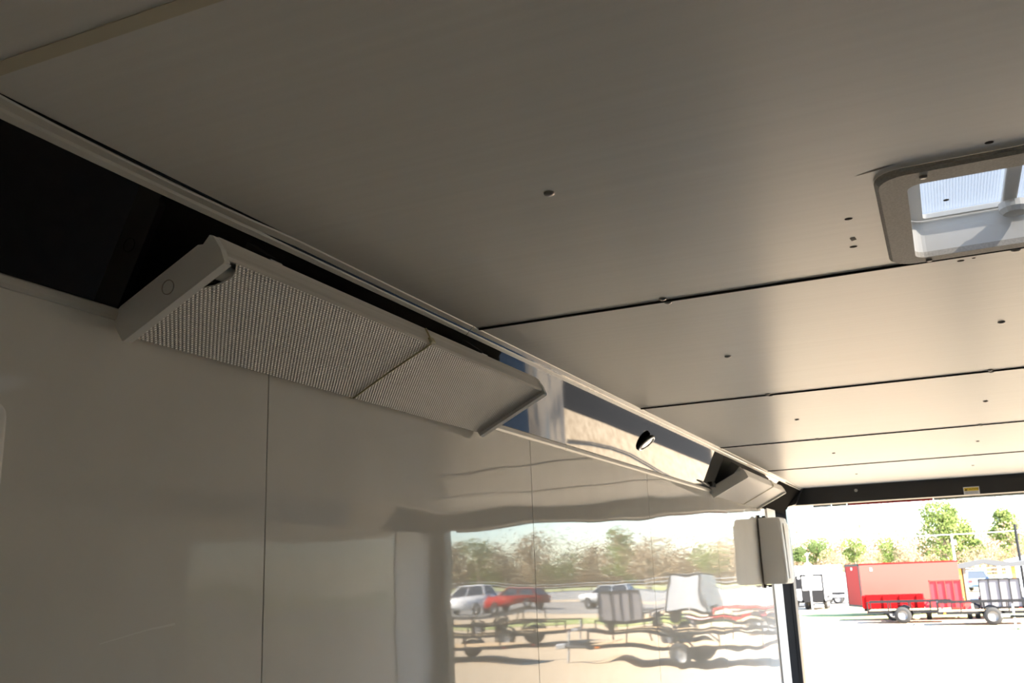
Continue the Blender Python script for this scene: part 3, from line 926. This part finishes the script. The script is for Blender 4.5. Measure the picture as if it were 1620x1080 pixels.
# --- enclosed cargo trailers (local x along; rear face at -x)
def cargo_trailer(loc, rz, L, Wd, Ht, paint, door_paint, frame, label, group=None, door_low=None):
    t = empty('cargo_trailer', (loc[0], loc[1], G), rz)
    z0 = 0.48
    obj('body', box(-L / 2, L / 2, -Wd / 2, Wd / 2, z0, Ht, 0.02), paint, t)
    bm = bmesh.new()
    for y in (-Wd / 2, Wd / 2 - 0.09): bx(bm, -L / 2 - 0.03, -L / 2 + 0.02, y, y + 0.09, z0 - 0.05, Ht)
    for z in (z0 - 0.05, Ht - 0.10): bx(bm, -L / 2 - 0.03, -L / 2 + 0.02, -Wd / 2, Wd / 2, z, z + 0.10)
    obj('rear_frame', bm, frame, t)
    dr = obj('rear_door', box(-L / 2 - 0.022, -L / 2 + 0.01, -Wd / 2 + 0.09, Wd / 2 - 0.09, z0 + 0.05, Ht - 0.10), door_paint, t)
    if door_low:
        obj('lower_panel', box(-L / 2 - 0.028, -L / 2 - 0.022, -Wd / 2 + 0.09, Wd / 2 - 0.09, z0 + 0.05, z0 + 0.6), door_low, dr)
    obj('latch', box(-L / 2 - 0.035, -L / 2 - 0.022, -0.08, 0.08, Ht - 0.28, Ht - 0.16), 'white_paint', dr)
    bm = bmesh.new()
    for y in (-Wd / 2 - 0.008, Wd / 2 + 0.001): bx(bm, -L / 2 + 0.02, L / 2, y, y + 0.007, Ht - 0.06, Ht + 0.005)
    obj('roof_edge', bm, frame if paint != 'red_paint' else 'red_door', t)
    bm = bmesh.new()
    for y in (-Wd / 2 - 0.006, Wd / 2 + 0.001): bx(bm, -L / 2 + 0.02, L / 2, y, y + 0.005, z0 - 0.05, z0 + 0.03)
    obj('lower_edge', bm, frame, t)
    obj('vent_cover', box(-L / 2 + 0.5, -L / 2 + 0.6, -Wd / 2 - 0.02, -Wd / 2, Ht - 0.35, Ht - 0.2, 0.008), 'white_paint', t)
    for s in (-1, 1):
        for x in (-0.6, 0.12):
            wheel(t, x, s * (Wd / 2 - 0.10), 0.33)
        bm = bmesh.new()
        bx(bm, -1.05, 0.57, s * (Wd / 2 + 0.005) - 0.01, s * (Wd / 2 + 0.005) + 0.02 , 0.60, 0.75)
        obj('fender', bm, 'black_paint', t)
    bm = bmesh.new()
    for s in (-1, 1): tube(bm, [(L / 2, s * Wd * 0.3, 0.42), (L / 2 + 1.2, 0, 0.42)], 0.045, 6)
    obj('tongue', bm, 'black_paint', t)
    tag(t, label, 'trailer', group)
    return t
ang = math.radians(24)
c0 = at_y(1358, 893, 48.8)
ux, uy = Vector((math.cos(ang), math.sin(ang))), Vector((-math.sin(ang), math.cos(ang)))
Lr, Wr = 4.65, 1.92
cen = Vector((c0.x, c0.y)) + ux * (Lr / 2) + uy * (Wr / 2)
cargo_trailer((cen.x, cen.y), ang, Lr, Wr, 0.10 + EYE - G, 'red_paint', 'red_door', 'black_paint', 'large red enclosed cargo trailer with dark framed rear door')
# low red dump box
p = at_y(1415, 962, 45.9)
db = empty('dump_trailer', (p.x, 45.9, G))
bm = bmesh.new()
bx(bm, -1.22, 1.22, -0.75, -0.70, 0.52, 1.05); bx(bm, -1.22, 1.22, 0.70, 0.75, 0.52, 1.05)
bx(bm, -1.22, -1.17, -0.70, 0.70, 0.52, 1.05); bx(bm, 1.17, 1.22, -0.70, 0.70, 0.52, 1.05)
bx(bm, -1.17, 1.17, -0.70, 0.70, 0.52, 0.57)
obj('box', bm, 'red_door', db)
for x in (-1.0, -0.33, 0.33, 1.0): obj('side_rib', box(x - 0.03, x + 0.03, -0.79, -0.75, 0.52, 1.05), 'red_door', db)
for s in (-1, 1): wheel(db, 0, s * 0.6, 0.33)
obj('axle_frame', box(-1.2, 1.2, -0.45, 0.45, 0.40, 0.52), 'black_paint', db)
tag(db, 'low dark-red open dump trailer box before the red cargo trailer', 'trailer')
# white cargo trailers at the left of the opening
p = at_y(1322, 958, 66)
cargo_trailer((p.x, 67.2), math.radians(3), 3.0, 1.7, 1.95, 'white_paint', 'white_paint', 'grey_paint', 'white cargo trailer seen side-on left of the red trailer')
p = at_y(1288, 958, 58)
cargo_trailer((p.x, 59.8), PI / 2, 3.4, 1.25, 1.95, 'white_paint', 'white_paint', 'black_paint', 'narrow white trailer with black-framed white rear door', door_low='black_paint')
p = at_y(1267, 958, 62)
cargo_trailer((p.x, 63.7), PI / 2, 2.8, 1.15, 1.95, 'white_paint', 'black_paint', 'white_paint', 'narrow white trailer with black upper rear door beside the opening', door_low='white_paint')
p = at_y(1282, 940, 70)
cargo_trailer((p.x, 70.5), 0, 4.2, 1.8, 2.45, 'white_paint', 'white_paint', 'white_paint', 'taller white trailer behind the narrow white trailers')

# --- signs and poles
def sign(px, py, y, size, mat, label, diamond=True, cross=False):
    p = at_y(px, py, y)
    s = empty('road_sign', (p.x, y, G))
    zc = p.z - G
    obj('post', box(-0.03, 0.03, -0.03, 0.03, 0, zc + size * (0.95 if cross else 0.6)), 'white_paint', s)
    bm = bmesh.new()
    h = size / 2
    pts = [(0, -h), (h, 0), (0, h), (-h, 0)] if diamond else [(-h * .55, -h), (h * .55, -h), (h * .7, h), (-h * .7, h)]
    a = [bm.verts.new((x, -0.045, z + zc)) for x, z in pts]; b = [bm.verts.new((x, -0.035, z + zc)) for x, z in pts]
    for i in range(4): bm.faces.new((a[i], a[(i + 1) % 4], b[(i + 1) % 4], b[i]))
    bm.faces.new(a[::-1]); bm.faces.new(b)
    obj('plate', bm, mat, s)
    if cross: obj('finial', box(-0.09, 0.09, -0.04, 0.04, zc + size * 0.82, zc + size * 0.90), 'white_paint', s)
    tag(s, label, 'sign')
sign(1279, 901, 56, 0.95, 'white_paint', 'large white diamond sign on a post above the white trailers', True, True)
sign(1307, 905, 74, 0.55, 'white_paint', 'small white sign between the two diamond signs', False)
sign(1321, 904, 75, 0.55, 'yellow', 'small pale yellow diamond sign beside the red trailer')
p = at_y(1505, 846, 100)
up_ = empty('utility_pole', (p.x, 100, G))
obj('pole', tube(bmesh.new(), [(0, 0, 0), (0, 0, p.z - G)], 0.12, 10, r1=0.09), 'white_paint', up_)
obj('transformer', tube(bmesh.new(), [(0.22, 0, p.z - G - 0.9), (0.22, 0, p.z - G - 0.45)], 0.13, 10), 'galv', up_)
tag(up_, 'pale utility pole standing behind the red trailer', 'pole')
p = at_y(1605, 829, 70)
up_ = empty('light_pole', (p.x, 70, G))
obj('pole', tube(bmesh.new(), [(0.0, 0, 0), (0, 0, p.z - G)], 0.09, 10), 'black_paint', up_)
obj('base_plate', box(-0.2, 0.2, -0.2, 0.2, 0, 0.04), 'black_paint', up_)
tag(up_, 'tall dark pole at the right edge before the pines', 'pole')
def wire(x0, y0, x1, y1, d, label):
    a, b = at_y(x0, y0, d), at_y(x1, y1, d)
    bm = bmesh.new()
    tube(bm, [a + (b - a) * t - Vector((0, 0, 1.2 * 4 * t * (1 - t))) for t in [k / 12 for k in range(13)]], 0.035, 5)
    tag(obj('power_line', bm, 'white_paint'), label, 'cable')
wire(1100, 842, 1900, 808, 100, 'thin pale power line crossing before the pines')

# carport with wavy grey roof
cp = empty('carport', (0, 64, G))
bm = bmesh.new()
prof = [at_y(1511, 893, 64), at_y(1530, 889, 64), at_y(1555, 884, 64), at_y(1575, 886, 64), at_y(1600, 889, 64), at_y(1640, 884, 64), at_y(1720, 882, 64)]
lo = []
for yy in (0, 5):
    for dz in (0, -0.32):
        lo.append([bm.verts.new((q.x, yy, q.z - G + dz * (0.75 + 0.25 * (i % 2)))) for i, q in enumerate(prof)])
for i in range(len(prof) - 1):
    for a, b in ((0, 1), (1, 3), (3, 2), (2, 0)):
        bm.faces.new((lo[a][i], lo[a][i + 1], lo[b][i + 1], lo[b][i]))
obj('roof', bm, 'roof_grey', cp)
for px, mt in ((1518, 'orange'), (1523, 'bark'), (1602, 'orange'), (1690, 'bark')):
    q = at_y(px, 893, 64)
    obj('post', box(q.x - 0.12, q.x + 0.12, 0.15, 0.35, 0, q.z - G + 0.0), mt, cp)
tag(cp, 'open carport with sagging grey roof right of the red trailer', 'carport')
# white shed at the right edge
p = at_y(1640, 905, 84)
sh = empty('shed', (p.x, 86, G))
obj('walls', box(-1.9, 1.9, -1.5, 1.5, 0, 2.3), 'white_paint', sh)
bm = bmesh.new(); prism_y(bm, [(-2.0, 2.3), (2.0, 2.3), (0, 2.75)], -1.6, 1.6)
obj('roof', bm, 'white_paint', sh)
obj('door', box(-0.5, 0.5, -1.53, -1.5, 0, 2.0), 'grey_paint', sh)
tag(sh, 'small white shed at the right edge beyond the carport', 'shed')

# fence along the far side of the road
fn = empty('fence', (0, 90, G))
pm = mesh_from('fence_post', tube(bmesh.new(), [(0, 0, 0), (0, 0, 2.0)], 0.14, 8), 'white_paint')
for px in (1548, 1559, 1583, 1600, 1640, 1700):
    q = at_y(px, 915, 90)
    link('fence_post', pm, fn, (q.x, 0, 0))
rm = mesh_from('fence_rail', box(0.8, 60, -0.03, 0.03, 0, 0.06), 'galv')
for z in (1.15, 1.45, 1.75): link('fence_rail', rm, fn, (0, 0, z))
obj('lower_barrier', box(2.2, 60, 0.1, 0.2, 0, 0.95), 'galv', fn)
tag(fn, 'grey rail fence with fat white posts behind the road', 'fence')

# --- cars
def car(loc, rz, paint, label, group=None):
    t = empty('car', (loc[0], loc[1], G), rz)
    bm = bmesh.new()
    lower = [(-2.2, 0.35), (2.15, 0.35), (2.25, 0.6), (2.1, 0.85), (1.0, 0.98), (-2.1, 1.0), (-2.25, 0.7)]
    prism_y(bm, lower, -0.9, 0.9)
    bmesh.ops.bevel(bm, geom=list(bm.edges), offset=0.06, segments=2, affect='EDGES')
    obj('body', bm, paint, t, True)
    bm = bmesh.new()
    base = [(-2.05, 0.97), (1.05, 0.97)]; top = [(-1.75, 1.6), (0.25, 1.6)]
    vs = [bm.verts.new(q) for q in ((-2.05, -0.86, 0.97), (1.05, -0.86, 0.97), (1.05, 0.86, 0.97), (-2.05, 0.86, 0.97), (-1.75, -0.66, 1.58), (0.25, -0.66, 1.58), (0.25, 0.66, 1.58), (-1.75, 0.66, 1.58))]
    for q in ((0, 1, 5, 4), (1, 2, 6, 5), (2, 3, 7, 6), (3, 0, 4, 7), (4, 5, 6, 7), (0, 3, 2, 1)): bm.faces.new([vs[i] for i in q])
    obj('windows', bm, 'glass', t)
    obj('roof', box(-1.8, 0.3, -0.69, 0.69, 1.56, 1.64, 0.03), paint, t)
    bm = bmesh.new()
    for s in (-1, 1):
        tube(bm, [(-2.02, s * 0.85, 0.98), (-1.75, s * 0.67, 1.58)], 0.06, 6); tube(bm, [(-0.5, s * 0.86, 0.98), (-0.55, s * 0.67, 1.58)], 0.05, 6); tube(bm, [(1.03, s * 0.85, 0.98), (0.25, s * 0.67, 1.58)], 0.05, 6)
    obj('pillars', bm, paint, t)
    for x in (-1.35, 1.4):
        for s in (-1, 1): wheel(t, x, s * 0.82, 0.34, CW)
    for s in (-1, 1):
        obj('tail_light', box(-2.28, -2.2, s * 0.7 - 0.14, s * 0.7 + 0.14, 0.72, 0.9), 'red_lamp', t)
        obj('headlight', box(2.12, 2.22, s * 0.65 - 0.18, s * 0.65 + 0.18, 0.64, 0.78), 'white_paint', t)
    tag(t, label, 'car', group)
    return t
p = at_y(1533, 934, 87)
car((p.x, 88.5), math.radians(112), 'blue_paint', 'light blue car parked beyond the road behind the black trailers')

# --- things that only show in the reflecting wall
mirrored = 'parked things reflected in the left wall'
k = 0
for (x, y, rz, L, gt, lab) in ((4.6, 26.0, 0.0, 4.6, 0, 'wood-decked open trailer reflected in the wall, rightmost of the front row'),
                               (11.8, 26.5, 0.05, 4.6, 0, 'wood-decked open trailer reflected in the wall, leftmost of the front row'),
                               (6.8, 33.0, 0.0, 4.6, 0, 'wood-decked open trailer reflected in the wall, right of the middle row'),
                               (12.8, 33.5, 0.0, 4.6, 0, 'wood-decked open trailer reflected in the wall, left of the middle row'),
                               (18.0, 42.0, 0.05, 4.8, 0, 'wood-decked open trailer reflected in the wall, left of the back row'),
                               (11.0, 42.5, PI / 2, 3.2, 1, 'open trailer with upright gate reflected in the wall')):
    utility_trailer((x, y), rz, L, 1.9, lab, gate=bool(gt), group=mirrored)
for x, y, rz, mt, lab in ((28.5, 69, 0.1, 'red_door', 'dark red car on the road reflected in the wall'), (34.0, 72, 0.05, 'white_paint', 'white car on the road reflected in the wall'), (40.0, 71, 3.2, 'black_paint', 'black car on the road reflected in the wall'), (22.0, 72, 0, 'grey_paint', 'grey car on the road reflected in the wall')):
    car((x, y), rz, mt, lab, mirrored)
t = cargo_trailer((9.6, 47.8), PI / 2, 3.4, 1.8, 2.2, 'grey_paint', 'grey_paint', 'black_paint', 'grey cargo trailer reflected in the wall', mirrored)
rt = utility_trailer((5.6, 41.5), 0.0, 3.0, 1.7, 'red open trailer reflected in the wall', paint='red_paint', gate=False, group=mirrored, floor='red_door')

# --- trees
def cloud(bm, centres, n, size, rnd):
    tot = sum(c[1] ** 2 for c in centres)
    for c, r, sq in centres:
        for _ in range(int(n * r * r / tot)):
            while True:
                v = Vector((rnd.uniform(-1, 1), rnd.uniform(-1, 1), rnd.uniform(-1, 1)))
                if 0.2 < v.length < 1: break
            v = v.normalized() * (v.length ** 0.5)
            p = c + Vector((v.x * r, v.y * r, v.z * r * sq))
            a = Vector((rnd.gauss(0, 1), rnd.gauss(0, 1), rnd.gauss(0, 1))).normalized()
            b = a.orthogonal().normalized()
            s = size * rnd.uniform(0.6, 1.4)
            bm.faces.new([bm.verts.new(p + a * s), bm.verts.new(p + b * s * 0.6), bm.verts.new(p - a * s), bm.verts.new(p - b * s * 0.6)])
def tree(kind, x, y, h, w, label, group, seed, n=1100):
    rnd = random.Random(seed)
    names = {'pine': 'pine_tree', 'bare': 'bare_tree', 'oak': 'broad_tree'}
    t = empty(names[kind], (x, y, G))
    bm = bmesh.new()
    tube(bm, [(0, 0, 0), (0.05 * h * rnd.uniform(-1, 1), 0, h * 0.5), (0.05 * h * rnd.uniform(-1, 1), 0, h * 0.92)], 0.03 * h, 7, r1=0.008 * h)
    obj('trunk', bm, 'bark', t)
    cs = []
    if kind == 'pine':
        for k in range(20):
            z = h * rnd.uniform(0.20, 0.98)
            f = (1.05 - z / h) ** 0.6
            a = rnd.uniform(0, 2 * PI)
            rr = w * 0.5 * f * rnd.uniform(0.35, 0.9)
            cs.append((Vector((rr * math.cos(a), rr * math.sin(a), z)), w * rnd.uniform(0.14, 0.26), 0.75))
        cloud_n, sz, mt = n * 2, 0.019 * h, 'pine'
    elif kind == 'oak':
        for k in range(10):
            a = rnd.uniform(0, 2 * PI)
            rr = w * 0.5 * rnd.uniform(0.1, 0.7)
            cs.append((Vector((rr * math.cos(a), rr * math.sin(a), h * rnd.uniform(0.50, 0.9))), w * rnd.uniform(0.22, 0.32), 0.7))
        cloud_n, sz, mt = n * 2, 0.018 * h, 'leaf_dark' if seed % 2 else 'pine'
    else:
        for k in range(9):
            a = rnd.uniform(0, 2 * PI)
            rr = w * 0.5 * rnd.uniform(0.1, 0.75)
            cs.append((Vector((rr * math.cos(a), rr * math.sin(a), h * rnd.uniform(0.25, 0.82))), w * rnd.uniform(0.2, 0.34), 0.9))
        cloud_n, sz, mt = n * 2, 0.018 * h, 'twig' if seed % 3 else 'twig_dark'
    bm = bmesh.new()
    cloud(bm, cs, cloud_n, sz, rnd)
    obj('twigs' if kind == 'bare' else 'foliage', bm, mt, t)
    bm = bmesh.new()
    for c, r, s in cs:
        tube(bm, [(0, 0, max(0.3 * h * 0.6, c.z - r * 1.2)), c], 0.008 * h, 5, r1=0.003 * h)
    obj('branches', bm, 'bark', t)
    tag(t, label, 'tree', group)
D = 165.0
def ptree(kind, px, top, wpx, label, seed, d=D, n=1500):
    p = at_y(px, top, d)
    tree(kind, p.x, d, p.z - G, wpx * d / FPX * (1.3 if kind == 'pine' else 1.1), label, 'trees beyond the yard', seed, n)
ptree('oak', 1262, 862, 22, 'small round green tree just inside the left door post', 3, 168)
ptree('oak', 1288, 850, 40, 'broad dark green tree above the white diamond sign', 5, 180)
ptree('bare', 1316, 868, 46, 'pale brown bare tree above the yellow diamond sign', 7, 150)
ptree('oak', 1350, 850, 36, 'round olive green tree above the red trailer rear end', 8, 168)
ptree('bare', 1372, 874, 36, 'bare brown tree right of the round olive tree', 10, 150)
ptree('oak', 1402, 851, 36, 'yellowish green tree above the middle of the red trailer', 12, 168)
ptree('bare', 1428, 862, 40, 'bare pale brown tree left of the tallest pine', 13, 150)
ptree('pine', 1490, 803, 82, 'tallest light green pine above the red trailer', 14, 168, 3200)
ptree('bare', 1462, 872, 30, 'low bare tree at the foot of the tallest pine', 16, 158)
ptree('oak', 1541, 842, 22, 'small green tree between the two tall pines', 18, 184)
ptree('bare', 1538, 862, 50, 'bare brown tree behind the carport roof', 19, 150)
ptree('pine', 1588, 808, 46, 'tall green pine left of the dark pole', 20, 168, 2400)
ptree('bare', 1566, 866, 40, 'bare brown tree in front of the right pine', 22, 158)
ptree('bare', 1606, 858, 40, 'bare tree behind the dark pole', 25, 150)
rnd = random.Random(5)
for k in range(22):
    a = 0.07 + 0.72 * (k + rnd.random() * 0.3) / 22
    d = [104, 122, 140][k % 3]
    tree(['bare', 'bare', 'pine', 'bare', 'oak'][k % 5], a * d, d, rnd.uniform(5.2, 8.6) * d / 120, rnd.uniform(5.5, 7.5), 'tree of the wood line that shows only in the reflecting left wall', 'reflected wood line', 40 + k, 900)
# brush below the trees: one uncountable mass
bm = bmesh.new()
rnd = random.Random(9)
for _ in range(150000):
    y = rnd.uniform(194, 216)
    x = rnd.uniform(-0.22, 0.9) * y
    p = Vector((x, y, G + abs(rnd.gauss(0, 4.3)) + 0.1))
    a = Vector((rnd.gauss(0, .5), rnd.gauss(0, .5), rnd.gauss(0, 1))).normalized(); b = a.orthogonal().normalized()
    s = rnd.uniform(0.14, 0.36)
    bm.faces.new([bm.verts.new(p + a * s), bm.verts.new(p + b * s * 0.5), bm.verts.new(p - a * s), bm.verts.new(p - b * s * 0.5)])
o = obj('brush', bm, 'twig_dark')
tag(o, 'tangled brown brush behind the distant trees', 'brush', kind='stuff')
